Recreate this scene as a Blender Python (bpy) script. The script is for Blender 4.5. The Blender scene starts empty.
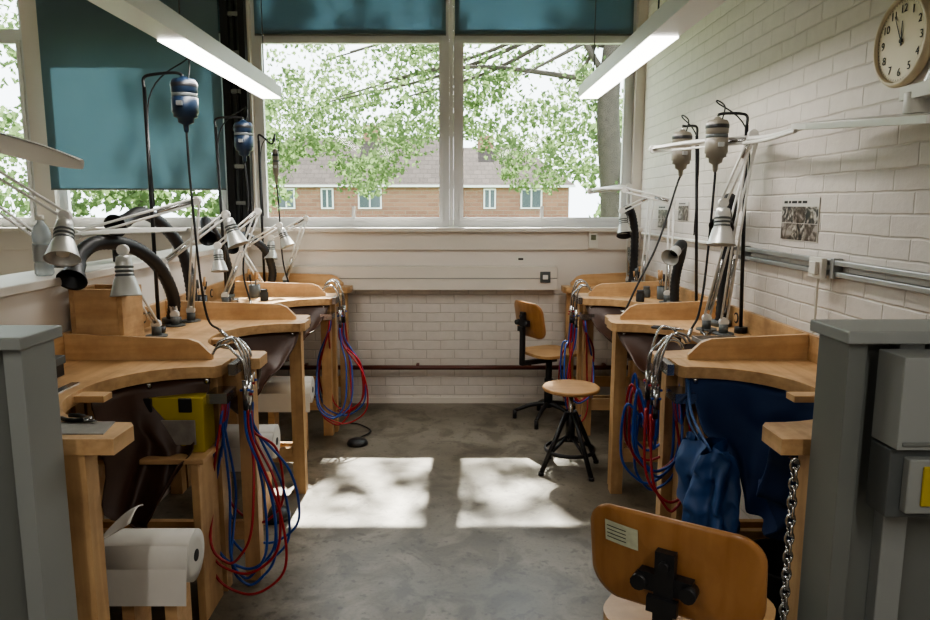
import bpy, bmesh, math, random
from mathutils import Vector, Matrix, noise
random.seed(7)
V=Vector
sc=bpy.context.scene

# ------------------------------------------------------------ materials
def new_mat(name):
    m=bpy.data.materials.new(name); m.use_nodes=True
    nt=m.node_tree; b=nt.nodes['Principled BSDF']
    return m,nt,b
def mat(name,col,rough=.5,metal=0.,emit=None,es=0.,var=.08,scale=12.,bump=0.,trans=0.,coat=0.):
    m,nt,b=new_mat(name)
    b.inputs['Roughness'].default_value=rough
    b.inputs['Metallic'].default_value=metal
    b.inputs['Transmission Weight'].default_value=trans
    b.inputs['Coat Weight'].default_value=coat
    tc=nt.nodes.new('ShaderNodeTexCoord'); n=nt.nodes.new('ShaderNodeTexNoise')
    n.inputs['Scale'].default_value=scale; n.inputs['Detail'].default_value=4
    nt.links.new(tc.outputs['Object'],n.inputs['Vector'])
    mx=nt.nodes.new('ShaderNodeMix'); mx.data_type='RGBA'
    mx.inputs[6].default_value=(*[c*(1-var) for c in col],1)
    mx.inputs[7].default_value=(*[min(1,c*(1+var)) for c in col],1)
    nt.links.new(n.outputs['Fac'],mx.inputs[0])
    nt.links.new(mx.outputs[2],b.inputs['Base Color'])
    if bump:
        bp=nt.nodes.new('ShaderNodeBump'); bp.inputs['Strength'].default_value=bump; bp.inputs['Distance'].default_value=.01
        nt.links.new(n.outputs['Fac'],bp.inputs['Height']); nt.links.new(bp.outputs['Normal'],b.inputs['Normal'])
    if emit:
        b.inputs['Emission Color'].default_value=(*emit,1); b.inputs['Emission Strength'].default_value=es
    return m
def wood(name,c1,c2,rough=.4,axis='Y',sc_=1.,wear=.8):
    m,nt,b=new_mat(name); b.inputs['Roughness'].default_value=rough
    tc=nt.nodes.new('ShaderNodeTexCoord'); mp=nt.nodes.new('ShaderNodeMapping')
    s={'X':(1.2,14,14),'Y':(14,1.2,14),'Z':(14,14,1.2)}[axis]
    mp.inputs['Scale'].default_value=tuple(k*sc_ for k in s)
    n=nt.nodes.new('ShaderNodeTexNoise'); n.inputs['Scale'].default_value=2.; n.inputs['Detail'].default_value=6; n.inputs['Distortion'].default_value=.6
    nt.links.new(tc.outputs['Object'],mp.inputs['Vector']); nt.links.new(mp.outputs['Vector'],n.inputs['Vector'])
    n2=nt.nodes.new('ShaderNodeTexNoise'); n2.inputs['Scale'].default_value=4.5; n2.inputs['Detail'].default_value=7; n2.inputs['Roughness'].default_value=.65
    nt.links.new(tc.outputs['Object'],n2.inputs['Vector'])
    cr=nt.nodes.new('ShaderNodeValToRGB'); cr.color_ramp.elements[0].position=.3; cr.color_ramp.elements[1].position=.7
    cr.color_ramp.elements[0].color=(*c1,1); cr.color_ramp.elements[1].color=(*c2,1)
    nt.links.new(n.outputs['Fac'],cr.inputs['Fac'])
    mx=nt.nodes.new('ShaderNodeMix'); mx.data_type='RGBA'; mx.blend_type='MULTIPLY'
    cr2=nt.nodes.new('ShaderNodeValToRGB'); cr2.color_ramp.elements[0].position=.36; cr2.color_ramp.elements[1].position=.56
    cr2.color_ramp.elements[0].color=(.55,.5,.46,1); cr2.color_ramp.elements[1].color=(1,1,1,1)
    nt.links.new(n2.outputs['Fac'],cr2.inputs['Fac']); mx.inputs[0].default_value=wear
    nt.links.new(cr.outputs['Color'],mx.inputs[6]); nt.links.new(cr2.outputs['Color'],mx.inputs[7])
    nt.links.new(mx.outputs[2],b.inputs['Base Color'])
    return m
def brick(name,plane,c1,c2,cm,rough=.55,bw=.225,rh=.075,ms=.006,bump=.5,nsc=9,nst=.35,dist=.006,spec=.5):
    m,nt,b=new_mat(name); b.inputs['Roughness'].default_value=rough; b.inputs['Specular IOR Level'].default_value=spec
    g=nt.nodes.new('ShaderNodeNewGeometry'); sp=nt.nodes.new('ShaderNodeSeparateXYZ'); cb=nt.nodes.new('ShaderNodeCombineXYZ')
    nt.links.new(g.outputs['Position'],sp.inputs[0])
    nt.links.new(sp.outputs['X' if plane=='XZ' else 'Y'],cb.inputs['X']); nt.links.new(sp.outputs['Z'],cb.inputs['Y'])
    nw=nt.nodes.new('ShaderNodeTexNoise'); nw.inputs['Scale'].default_value=7; nt.links.new(cb.outputs[0],nw.inputs['Vector'])
    vm=nt.nodes.new('ShaderNodeVectorMath'); vm.operation='MULTIPLY_ADD'; vm.inputs[1].default_value=(.012,.012,0)
    nt.links.new(nw.outputs['Color'],vm.inputs[0]); nt.links.new(cb.outputs[0],vm.inputs[2])
    br=nt.nodes.new('ShaderNodeTexBrick'); br.inputs['Scale'].default_value=1.
    br.inputs['Brick Width'].default_value=bw; br.inputs['Row Height'].default_value=rh
    br.inputs['Mortar Size'].default_value=ms; br.inputs['Mortar Smooth'].default_value=.8
    br.inputs['Color1'].default_value=(*c1,1); br.inputs['Color2'].default_value=(*c2,1); br.inputs['Mortar'].default_value=(*cm,1)
    nt.links.new(vm.outputs[0],br.inputs['Vector'])
    n=nt.nodes.new('ShaderNodeTexNoise'); n.inputs['Scale'].default_value=nsc; n.inputs['Detail'].default_value=8; n.inputs['Roughness'].default_value=.65
    nt.links.new(cb.outputs[0],n.inputs['Vector'])
    mx=nt.nodes.new('ShaderNodeMix'); mx.data_type='RGBA'; mx.blend_type='MULTIPLY'; mx.inputs[0].default_value=.22
    nt.links.new(br.outputs['Color'],mx.inputs[6]); nt.links.new(n.outputs['Fac'],mx.inputs[7])
    nt.links.new(mx.outputs[2],b.inputs['Base Color'])
    ad=nt.nodes.new('ShaderNodeMath'); ad.operation='MULTIPLY_ADD'; ad.inputs[1].default_value=-1.; 
    m2=nt.nodes.new('ShaderNodeMath'); m2.operation='MULTIPLY'; m2.inputs[1].default_value=nst
    nt.links.new(n.outputs['Fac'],m2.inputs[0]); nt.links.new(br.outputs['Fac'],ad.inputs[0]); nt.links.new(m2.outputs[0],ad.inputs[2])
    bp=nt.nodes.new('ShaderNodeBump'); bp.inputs['Strength'].default_value=bump; bp.inputs['Distance'].default_value=dist
    nt.links.new(ad.outputs[0],bp.inputs['Height']); nt.links.new(bp.outputs['Normal'],b.inputs['Normal'])
    return m

M={}
M['wood']=wood('beech_top',(.50,.305,.15),(.64,.42,.225),.42,'Y')
M['woodx']=wood('beech_board',(.52,.315,.155),(.65,.43,.235),.45,'X',wear=.5)
M['woodz']=wood('beech_leg',(.46,.28,.135),(.58,.375,.195),.5,'Z',wear=.5)
M['ply']=wood('chair_ply',(.30,.135,.043),(.39,.195,.07),.32,'Z',.8,wear=.4)
M['plyl']=wood('chair_seat_ply',(.42,.24,.10),(.52,.32,.15),.4,'X',.8,wear=.5)
M['plys']=wood('stool_ply',(.34,.185,.075),(.44,.255,.11),.55,'X',.8,wear=.6)
M['brickR']=brick('painted_brick_right','YZ',(.77,.71,.66),(.75,.69,.64),(.69,.635,.585),bump=.55,nsc=14,nst=.9,dist=.007,ms=.006)
M['brickB']=brick('painted_brick_back','XZ',(.72,.67,.62),(.70,.65,.60),(.60,.555,.51),bump=.55,nsc=14,nst=.5,dist=.006)
M['paint']=mat('white_paint',(.72,.67,.62),.5,var=.04,scale=3)
M['sill']=mat('sill_paint',(.68,.635,.58),.4,var=.04,scale=4)
M['frame']=mat('window_frame_white',(.70,.71,.72),.35,var=.02)
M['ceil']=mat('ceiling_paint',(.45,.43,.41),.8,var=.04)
M['white']=mat('lamp_white',(.74,.73,.70),.3,var=.02)
M['whitep']=mat('white_plastic',(.70,.68,.62),.4,var=.03)
M['grey']=mat('grey_laminate',(.16,.17,.16),.45,var=.08,scale=5)
M['greyd']=mat('dark_grey_steel',(.09,.10,.10),.45,var=.08,scale=5)
M['greyl']=mat('light_grey_panel',(.27,.285,.275),.45,var=.06,scale=5)
M['black']=mat('black_plastic',(.014,.014,.016),.4)
M['rubber']=mat('black_rubber',(.014,.014,.016),.5)
M['steel']=mat('chrome_steel',(.50,.50,.50),.22,1.,var=.05)
M['galv']=mat('galvanised',(.42,.43,.43),.38,.85,var=.1)
M['alu']=mat('aluminium_lamp',(.52,.52,.50),.35,.5,var=.08)
M['red']=mat('red_hose',(.32,.014,.02),.4)
M['blue']=mat('blue_hose',(.018,.07,.32),.4)
M['bluec']=mat('blue_cloth',(.014,.038,.12),.75,var=.35,scale=6,bump=.4)
M['blueb']=mat('blue_bag',(.026,.075,.21),.5,var=.35,scale=7,bump=.6)
M['leather']=mat('brown_leather',(.055,.024,.014),.45,var=.35,scale=9,bump=.4)
M['motor']=mat('motor_blue',(.008,.02,.045),.4)
M['motorg']=mat('motor_grey',(.20,.18,.145),.4)
M['paper']=mat('paper',(.62,.60,.56),.7,var=.08,scale=8,bump=.2)
M['yellow']=mat('yellow_plastic',(.42,.33,.03),.4)
M['brownp']=mat('brown_pipe',(.10,.03,.022),.4)
M['clockf']=mat('clock_face',(.76,.68,.50),.5,var=.02)
M['clockr']=mat('clock_rim',(.60,.50,.34),.35)
M['sticker']=mat('sticker',(.50,.52,.38),.6,var=.3,scale=60)
M['dark']=mat('dark_ink',(.03,.03,.03),.7)
M['leadtray']=mat('worn_metal',(.35,.33,.31),.4,.6,var=.3,scale=30)
M['green']=mat('sponge_foam',(.16,.17,.11),.9,bump=.6,scale=60)
M['tube']=mat('lit_diffuser',(.9,.9,.9),.5,emit=(1,.97,.92),es=7.)
M['bark']=mat('bark',(.06,.05,.04),.9,var=.5,scale=10,bump=.8)
M['slate']=brick('roof_tiles','XZ',(.075,.063,.058),(.10,.083,.076),(.055,.047,.043),bw=.5,rh=.3,ms=.03,rough=1,spec=.05)
M['hbrick']=brick('house_brick','XZ',(.22,.10,.065),(.29,.14,.09),(.26,.20,.15),bw=.7,rh=.25,ms=.03)
M['hglass']=mat('house_glass',(.08,.10,.11),.1)
M['grass']=mat('grass',(.10,.15,.05),.9,var=.3,scale=.6)
def photo_mat(name,scale,c0,c1):
    m,nt,b=new_mat(name); b.inputs['Roughness'].default_value=.35
    tc=nt.nodes.new('ShaderNodeTexCoord'); n=nt.nodes.new('ShaderNodeTexNoise'); n.inputs['Scale'].default_value=scale; n.inputs['Detail'].default_value=3; n.inputs['Distortion'].default_value=1.5
    nt.links.new(tc.outputs['Object'],n.inputs['Vector'])
    cr=nt.nodes.new('ShaderNodeValToRGB'); e=cr.color_ramp.elements; e[0].position=.40; e[1].position=.62; e[0].color=(*c0,1); e[1].color=(*c1,1)
    k=e.new(.5); k.color=(.12,.10,.08,1)
    nt.links.new(n.outputs['Fac'],cr.inputs['Fac']); nt.links.new(cr.outputs['Color'],b.inputs['Base Color']); return m
M['photo']=photo_mat('photo_print',26,(.02,.02,.02),(.50,.47,.42))
M['photo2']=photo_mat('photo_print_warm',20,(.05,.03,.02),(.34,.30,.27))
def floor_mat():
    m,nt,b=new_mat('concrete_floor')
    tc=nt.nodes.new('ShaderNodeTexCoord')
    def N(s,d,r=.6,dist=0):
        q=nt.nodes.new('ShaderNodeTexNoise'); q.inputs['Scale'].default_value=s; q.inputs['Detail'].default_value=d; q.inputs['Roughness'].default_value=r; q.inputs['Distortion'].default_value=dist
        nt.links.new(tc.outputs['Object'],q.inputs['Vector']); return q
    def R(src,p0,c0,p1,c1):
        q=nt.nodes.new('ShaderNodeValToRGB'); e=q.color_ramp.elements; e[0].position=p0; e[1].position=p1; e[0].color=(*c0,1); e[1].color=(*c1,1)
        nt.links.new(src.outputs['Fac'],q.inputs['Fac']); return q
    def X(a,b_,f):
        q=nt.nodes.new('ShaderNodeMix'); q.data_type='RGBA'; q.blend_type='MULTIPLY'; q.inputs[0].default_value=f
        nt.links.new(a,q.inputs[6]); nt.links.new(b_,q.inputs[7]); return q.outputs[2]
    n=N(1.5,7,.58,.6); a=R(n,.38,(.115,.098,.072),.62,(.235,.208,.168))
    b1=R(N(3.6,6,.6,1.2),.38,(.52,.49,.45),.52,(1,1,1)); b2=R(N(26,3,.5),.32,(.5,.48,.46),.40,(1,1,1))
    b3=R(N(70,3,.5),.35,(.75,.75,.75),.5,(1,1,1))
    o=X(a.outputs[0],b1.outputs[0],.85); o=X(o,b2.outputs[0],.7); o=X(o,b3.outputs[0],.5)
    nt.links.new(o,b.inputs['Base Color'])
    mr=nt.nodes.new('ShaderNodeMapRange'); mr.inputs['To Min'].default_value=.24; mr.inputs['To Max'].default_value=.55
    nt.links.new(n.outputs['Fac'],mr.inputs['Value']); nt.links.new(mr.outputs[0],b.inputs['Roughness'])
    return m
M['floor']=floor_mat()
def glass_mat():
    m=bpy.data.materials.new('window_glass'); m.use_nodes=True; nt=m.node_tree; nt.nodes.clear()
    o=nt.nodes.new('ShaderNodeOutputMaterial'); t=nt.nodes.new('ShaderNodeBsdfTransparent'); g=nt.nodes.new('ShaderNodeBsdfGlossy'); g.inputs['Roughness'].default_value=.05
    t.inputs['Color'].default_value=(.96,.98,.97,1)
    mx=nt.nodes.new('ShaderNodeMixShader'); mx.inputs[0].default_value=.012
    nt.links.new(t.outputs[0],mx.inputs[1]); nt.links.new(g.outputs[0],mx.inputs[2]); nt.links.new(mx.outputs[0],o.inputs[0])
    return m
M['glass']=glass_mat()
def transl(name,col,mix=.5,noise_scale=3,tcol=None):
    m=bpy.data.materials.new(name); m.use_nodes=True; nt=m.node_tree; nt.nodes.clear()
    o=nt.nodes.new('ShaderNodeOutputMaterial'); d=nt.nodes.new('ShaderNodeBsdfDiffuse'); t=nt.nodes.new('ShaderNodeBsdfTranslucent')
    tc=nt.nodes.new('ShaderNodeTexCoord'); n=nt.nodes.new('ShaderNodeTexNoise'); n.inputs['Scale'].default_value=noise_scale
    nt.links.new(tc.outputs['Object'],n.inputs['Vector'])
    mc=nt.nodes.new('ShaderNodeMix'); mc.data_type='RGBA'
    mc.inputs[6].default_value=(*[c*.75 for c in col],1); mc.inputs[7].default_value=(*[min(1,c*1.25) for c in col],1)
    nt.links.new(n.outputs['Fac'],mc.inputs[0])
    nt.links.new(mc.outputs[2],d.inputs['Color'])
    if tcol: t.inputs['Color'].default_value=(*tcol,1)
    else: nt.links.new(mc.outputs[2],t.inputs['Color'])
    mx=nt.nodes.new('ShaderNodeMixShader'); mx.inputs[0].default_value=mix
    nt.links.new(d.outputs[0],mx.inputs[1]); nt.links.new(t.outputs[0],mx.inputs[2]); nt.links.new(mx.outputs[0],o.inputs[0])
    return m
M['leaf']=transl('leaves',(.095,.135,.062),.5,.8,(.13,.19,.08))
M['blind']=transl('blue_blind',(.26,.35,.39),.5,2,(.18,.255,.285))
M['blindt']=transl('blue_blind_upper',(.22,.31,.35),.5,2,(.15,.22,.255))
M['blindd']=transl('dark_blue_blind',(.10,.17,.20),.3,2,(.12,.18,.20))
m,nt,b=new_mat('clear_plastic'); b.inputs['Base Color'].default_value=(.42,.50,.54,1); b.inputs['Alpha'].default_value=.5; b.inputs['Roughness'].default_value=.08; M['clear']=m

# ------------------------------------------------------------ builder
class B:
    def __init__(s,name): s.name=name; s.bm=bmesh.new(); s.mats=[]
    def mi(s,k):
        if k not in s.mats: s.mats.append(k)
        return s.mats.index(k)
    def _f(s,faces,k,smooth=False):
        i=s.mi(k)
        for f in faces: f.material_index=i; f.smooth=smooth
    def box(s,lo,hi,k,rot=None,piv=None):
        lo=V(lo);hi=V(hi); 
        vs=[V((x,y,z)) for x in(lo.x,hi.x) for y in(lo.y,hi.y) for z in(lo.z,hi.z)]
        if rot is not None:
            p=V(piv) if piv is not None else (lo+hi)/2
            vs=[rot@(v-p)+p for v in vs]
        v=[s.bm.verts.new(q) for q in vs]
        fs=[s.bm.faces.new([v[i] for i in q]) for q in((0,1,3,2),(4,6,7,5),(0,4,5,1),(2,3,7,6),(0,2,6,4),(1,5,7,3))]
        s._f(fs,k); return s
    def prism(s,pts,z0,z1,k,fn=None):
        fn=fn or (lambda x,y,z:V((x,y,z)))
        a=[s.bm.verts.new(fn(x,y,z0)) for x,y in pts]; b=[s.bm.verts.new(fn(x,y,z1)) for x,y in pts]
        n=len(pts); fs=[s.bm.faces.new(a[::-1]),s.bm.faces.new(b)]
        for i in range(n): fs.append(s.bm.faces.new([a[i],a[(i+1)%n],b[(i+1)%n],b[i]]))
        s._f(fs,k); return s
    def lathe(s,o,d,prof,k,seg=20,cap=True):
        o=V(o);d=V(d).normalized(); u=d.orthogonal().normalized(); w=d.cross(u)
        rings=[]
        for r,t in prof:
            rings.append([s.bm.verts.new(o+d*t+(u*math.cos(a)+w*math.sin(a))*max(r,1e-4)) for a in [2*math.pi*i/seg for i in range(seg)]])
        fs=[]
        for a,b in zip(rings,rings[1:]):
            for i in range(seg): fs.append(s.bm.faces.new([a[i],a[(i+1)%seg],b[(i+1)%seg],b[i]]))
        s._f(fs,k,True)
        if cap: s._f([s.bm.faces.new(rings[0][::-1]),s.bm.faces.new(rings[-1])],k)
        return s
    def cyl(s,p,q,r,k,seg=14,r2=None):
        p=V(p);q=V(q); return s.lathe(p,q-p,[(r,0),(r2 if r2 is not None else r,(q-p).length)],k,seg)
    def tube(s,pts,r,k,seg=8,sub=8,rib=0,smooth=True):
        P=[V(p) for p in pts]
        if smooth and len(P)>2:
            Q=[]
            E=[P[0]*2-P[1]]+P+[P[-1]*2-P[-2]]
            for i in range(1,len(E)-2):
                p0,p1,p2,p3=E[i-1:i+3]
                for j in range(sub):
                    t=j/sub
                    Q.append(.5*((2*p1)+(p2-p0)*t+(2*p0-5*p1+4*p2-p3)*t*t+(3*p1-p0-3*p2+p3)*t**3))
            Q.append(P[-1]); P=Q
        up=None; rings=[]
        for i,p in enumerate(P):
            t=(P[min(i+1,len(P)-1)]-P[max(i-1,0)]).normalized()
            if up is None: up=t.orthogonal().normalized()
            up=(up-t*up.dot(t)).normalized(); w=t.cross(up)
            rr=(r[0]+(r[1]-r[0])*i/(len(P)-1)) if isinstance(r,tuple) else r
            if rib and i%2: rr*=1-rib
            rings.append([s.bm.verts.new(p+(up*math.cos(a)+w*math.sin(a))*rr) for a in [2*math.pi*j/seg for j in range(seg)]])
        fs=[]
        for a,b in zip(rings,rings[1:]):
            for i in range(seg): fs.append(s.bm.faces.new([a[i],a[(i+1)%seg],b[(i+1)%seg],b[i]]))
        s._f(fs,k,True); s._f([s.bm.faces.new(rings[0][::-1]),s.bm.faces.new(rings[-1])],k); return s
    def grid(s,fn,nu,nv,k,smooth=True):
        g=[[s.bm.verts.new(fn(i/nu,j/nv)) for j in range(nv+1)] for i in range(nu+1)]
        s._f([s.bm.faces.new([g[i][j],g[i+1][j],g[i+1][j+1],g[i][j+1]]) for i in range(nu) for j in range(nv)],k,smooth); return s
    def text(s,txt,size,mtx,k):
        c=bpy.data.curves.new('t','FONT'); c.body=txt; c.size=size; c.align_x='CENTER'; c.align_y='CENTER'; c.extrude=.0004
        o=bpy.data.objects.new('t',c); sc.collection.objects.link(o); bpy.context.view_layer.update()
        me=bpy.data.meshes.new_from_object(o.evaluated_get(bpy.context.evaluated_depsgraph_get()))
        n0=len(s.bm.faces); me.transform(mtx); s.bm.from_mesh(me); s.bm.faces.ensure_lookup_table()
        s._f(s.bm.faces[n0:],k)
        bpy.data.objects.remove(o); bpy.data.meshes.remove(me); return s
    def done(s,bevel=0,solid=0,mtx=None,normals=True):
        me=bpy.data.meshes.new(s.name)
        if normals: bmesh.ops.recalc_face_normals(s.bm,faces=s.bm.faces)
        s.bm.to_mesh(me); s.bm.free()
        if mtx is not None: me.transform(mtx)
        xs=[v.co for v in me.vertices]
        c=V(((min(v.x for v in xs)+max(v.x for v in xs))/2,(min(v.y for v in xs)+max(v.y for v in xs))/2,min(v.z for v in xs)))
        me.transform(Matrix.Translation(-c))
        for k in s.mats: me.materials.append(M[k])
        o=bpy.data.objects.new(s.name,me); o.location=c; sc.collection.objects.link(o)
        if solid:
            q=o.modifiers.new('s','SOLIDIFY'); q.thickness=solid
        if bevel:
            q=o.modifiers.new('b','BEVEL'); q.width=bevel; q.segments=2; q.limit_method='ANGLE'; q.angle_limit=.9
        return o

# ------------------------------------------------------------ room dims
XR=1.456; XL=-5.0; YB=5.55; YF=-2.5; H=3.55; WT=.22
B('floor').box((XL-.2,YF-.2,-.1),(XR+.2,YB+WT,0),'floor').done()
B('ceiling').box((XL-.2,YF-.2,H),(XR+.2,YB+WT,H+.1),'ceil').done()
B('wall_right').box((XR,YF-.2,0),(XR+.2,YB+WT,H),'brickR').done()
B('wall_left').box((XL-.2,YF-.2,0),(XL,YB+WT,H),'paint').done()
B('wall_front').box((XL,YF-.2,0),(XR,YF,H),'paint').done()
wb=B('wall_back')
wb.box((XL,YB,0),(XR,YB+WT,1.42),'brickB')
wb.box((XL,YB,3.47),(XR,YB+WT,H),'paint')
wb.box((1.385,YB,1.42),(XR,YB+WT,3.47),'paint')
wb.box((-1.76,YB,1.42),(-1.56,YB+WT,3.47),'paint')
wb.box((-3.28,YB,1.42),(-3.13,YB+WT,3.47),'paint')
wb.done()
B('trim_1').box((XL,YB-.035,1.25),(XR,YB,1.395),'sill').box((XL,YB-.09,1.395),(XR,YB+.06,1.425),'sill').box((XL,YB-.006,.93),(XR,YB,1.25),'paint').done(.006)
t=B('trim_2').box((-1.6,YB-.10,.94),(.80,YB-.006,1.125),'sill').box((-1.6,YB-.105,1.03),(.80,YB-.10,1.036),'greyl')
t.done(.004)
B('baseboard_back').box((XL,YB-.012,0),(XR,YB,.05),'sill').done()
p=B('heating_pipe').cyl((-1.58,YB-.06,.31),(1.43,YB-.06,.31),.018,'brownp')
for x in(-1.2,-.3,.6,1.2): p.box((x-.012,YB-.065,.30),(x+.012,YB-.001,.335),'brownp')
p.done()
def window(name,x0,x1,mid=2.89):
    w=B(name); y0=YB+.06; y1=YB+.13; z0=1.425; z1=3.47; f=.05
    w.box((x0,y0,z0),(x0+f,y1,z1),'frame').box((x1-f,y0,z0),(x1,y1,z1),'frame')
    w.box((x0+f,y0,z0),(x1-f,y1,z0+f),'frame').box((x0+f,y0,z1-f),(x1-f,y1,z1),'frame').box((x0+f,y0,mid-.04),(x1-f,y1,mid+.04),'frame')
    s=.028
    a,b_,c,d=x0+f,x1-f,z0+f,mid-.04
    for lo,hi in(((a,c),(a+s,d)),((b_-s,c),(b_,d)),((a+s,c),(b_-s,c+s)),((a+s,d-s),(b_-s,d))):
        w.box((lo[0],y0-.02,lo[1]),(hi[0],y0+.02,hi[1]),'frame')
    w.box((a,y0+.03,c),(b_,y0+.036,d),'glass'); w.box((a,y0+.03,mid+.04),(b_,y0+.036,z1-f),'glass')
    w.box(((a+b_)/2-.012,y0-.035,c+s*.2),((a+b_)/2+.012,y0-.02,c+s+.09),'frame')
    return w.done()
window('window_1',-1.56,-.045); window('window_2',-.012,1.385)
B('trim_3').box((-.044,YB+.05,1.425),(-.013,YB+.14,3.47),'frame').done()
window('window_3',-3.13,-1.76); window('window_4',-4.95,-3.28)
def blind(x0,x1,z0,z1,y,k):
    bl=B('roller_blind').box((x0,y,z0),(x1,y+.003,z1),k).cyl((x0,y+.002,z0),(x1,y+.002,z0),.007,'grey').cyl((x0,y-.02,z1),(x1,y-.02,z1),.02,'grey')
    bl.done()
blind(-1.53,-.07,2.887,3.43,YB+.05,'blindt'); blind(.0,1.36,2.887,3.43,YB+.05,'blindt')
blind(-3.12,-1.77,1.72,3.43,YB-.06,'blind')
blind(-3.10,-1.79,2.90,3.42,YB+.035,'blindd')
c=B('cable_column').box((-1.755,YB-.07,1.43),(-1.70,YB-.001,3.4),'black').box((-1.62,YB-.07,1.43),(-1.575,YB-.001,3.4),'black')
for z in [1.6+.28*i for i in range(7)]: c.box((-1.70,YB-.05,z),(-1.62,YB-.02,z+.03),'greyl')
c.tube([(-1.67,YB-.03,1.45),(-1.65,YB-.04,2.2),(-1.67,YB-.03,3.3)],.012,'rubber')
c.box((-1.7,YB-.012,1.43),(-1.62,YB-.004,3.4),'greyd').done()
B('wall_socket').box((.665,YB-.112,1.0),(.745,YB-.10,1.085),'greyd').box((.685,YB-.118,1.025),(.725,YB-.112,1.06),'white').done(.002)
B('wall_socket').box((.48,YB-.016,1.155),(.56,YB-.006,1.2),'whitep').box((.5,YB-.02,1.17),(.54,YB-.016,1.185),'dark').done(.002)
B('thermostat').box((1.045,YB-.065,1.265),(1.115,YB-.036,1.40),'whitep').box((1.06,YB-.069,1.33),(1.10,YB-.065,1.37),'green').done(.004)

# ------------------------------------------------------------ lights
def fixture(xc,ya,yb,zb,ext=1.5,en=12):
    f=B('fluorescent_light_fixture')
    f.box((xc-.06,ya-ext,zb+.004),(xc+.06,yb+.02,zb+.07),'white')
    f.box((xc-.035,ya-ext,zb+.07),(xc+.035,yb,zb+.10),'white')
    f.box((xc-.056,ya,zb-.004),(xc+.056,yb,zb+.006),'tube')
    for y in(ya+.1,yb-.15): f.cyl((xc,y,zb+.10),(xc,y,H-.001),.004,'greyd',6)
    f.done(.003)
    l=bpy.data.lights.new('fluorescent_glow','AREA'); l.shape='RECTANGLE'; l.size=.1; l.size_y=yb-ya; l.energy=en; l.color=(1,.96,.9)
    o=bpy.data.objects.new('fluorescent_glow',l); o.location=(xc,(ya+yb)/2,zb-.012); sc.collection.objects.link(o)
fixture(-1.13,2.92,4.45,2.25); fixture(.82,2.87,4.45,2.25)
fixture(-1.13,-1.2,.4,2.45,ext=.05,en=16); fixture(.82,-1.2,.4,2.45,ext=.05,en=16)  # unseen pair behind the camera, added to keep the room evenly lit

# ------------------------------------------------------------ benches
ZT=.98
def bench(sd,xf,xb,y0,y1,pin=True,div=True,nl=.035):
    b=B('jewellers_workbench'); w=.15; yc=(y0+y1)/2; ry=(y1-y0)/2-w; rx=.34
    pts=[(xf,y0),(xf,y0+w*.8)]
    for i in range(25):
        t=math.pi*i/24; pts.append((xf+sd*(.02+rx*math.sin(t)**.85 if 0<i<24 else .02),yc-ry*math.cos(t)))
    pts+=[(xf,y1-w*.8),(xf,y1),(xb,y1),(xb,y0)]
    if sd<0: pts=pts[::-1]
    b.prism(pts,ZT-.045,ZT,'wood')
    lg=.065
    for y,fo in((y0+.01,nl),(y1-.01-lg,.035)):
        for x in(xf+sd*fo,xb-sd*(.01+lg)):
            b.box((min(x,x+sd*lg),y,0),(max(x,x+sd*lg),y+lg,ZT-.045),'woodz')
        xa,xc=sorted((xf+sd*(fo+lg),xb-sd*(.01+lg)))
        b.box((xa,y+.015,ZT-.16),(xc,y+.045,ZT-.045),'woodx')
        b.box((xa,y+.015,.18),(xc,y+.045,.26),'woodx')
    xa,xc=sorted((xb-sd*.03,xb-sd*.055)); b.box((xa,y0+.075,.3),(xc,y1-.075,ZT-.045),'woodx')
    xa,xc=sorted((xb,xb-sd*.022)); b.box((xa,y0+.002,ZT),(xc,y1-.002,ZT+.105),'wood')
    if div:
        X0=xf+sd*.07; X1=xb-sd*.022
        prof=[(X0,ZT),(X0,ZT+.02),(X0+sd*.05,ZT+.07),(X0+sd*.09,ZT+.085),(X1,ZT+.105),(X1,ZT)]
        b.prism(prof,y1-.024,y1-.002,'woodx',fn=lambda x,y,z:V((x,z,y)))
    if pin:
        xk=xf+sd*(rx+.02)
        xa,xc=sorted((xk+sd*.05,xk-sd*.10)); b.box((xa,yc-.03,ZT-.034),(xc,yc+.03,ZT-.012),'woodx')
    b.cyl((xb-sd*.023,yc+.2,ZT+.055),(xb-sd*.026,yc+.2,ZT+.055),.028,'dark',16)
    b.cyl((xb-sd*.0265,yc+.2,ZT+.055),(xb-sd*.028,yc+.2,ZT+.055),.019,'woodx',16)
    return b.done(.004)
RY=[1.8,2.8,3.8,4.8,5.5]
FR=[.875,.835,.85,.83]; FL=[-.915,-.80,-.82,-.80]
for i in range(4):
    a,b_=RY[i],RY[i+1]
    nl=.085 if i==0 else .035
    bench(1,FR[i],XR-.008,a+.001,b_-.001-(.06 if i==3 else 0),nl=nl); bench(-1,FL[i],-1.60,a+.001,b_-.001-(.06 if i==3 else 0),nl=nl)
p=B('bench_partition').box((-1.80,1.8,0),(-1.605,5.44,1.28),'paint').box((-1.86,1.8,1.28),(-1.58,5.44,1.315),'sill')
p.done(.004)
e=B('partition_end_panel'); ZP=1.28
e.box((.93,1.62,0),(.975,1.76,ZP),'grey').box((.975,1.66,.0),(XR-.002,1.74,ZP),'grey')
e.box((1.05,1.62,0),(1.11,1.66,ZP),'greyl')
e.box((.912,1.595,ZP),(XR-.002,1.775,ZP+.03),'greyl').done(.003)
e=B('partition_end_panel'); ZP=1.265
e.box((-1.07,1.62,0),(-1.025,1.76,ZP),'greyl').box((-1.9,1.66,0),(-1.07,1.74,ZP),'grey')
e.box((-1.9,1.595,ZP),(-1.01,1.775,ZP+.03),'greyl').done(.003)
B('switch_box').box((1.0,1.52,1.05),(1.40,1.62,1.265),'greyl').box((1.01,1.515,1.06),(1.39,1.52,1.07),'grey').done(.008)
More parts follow.
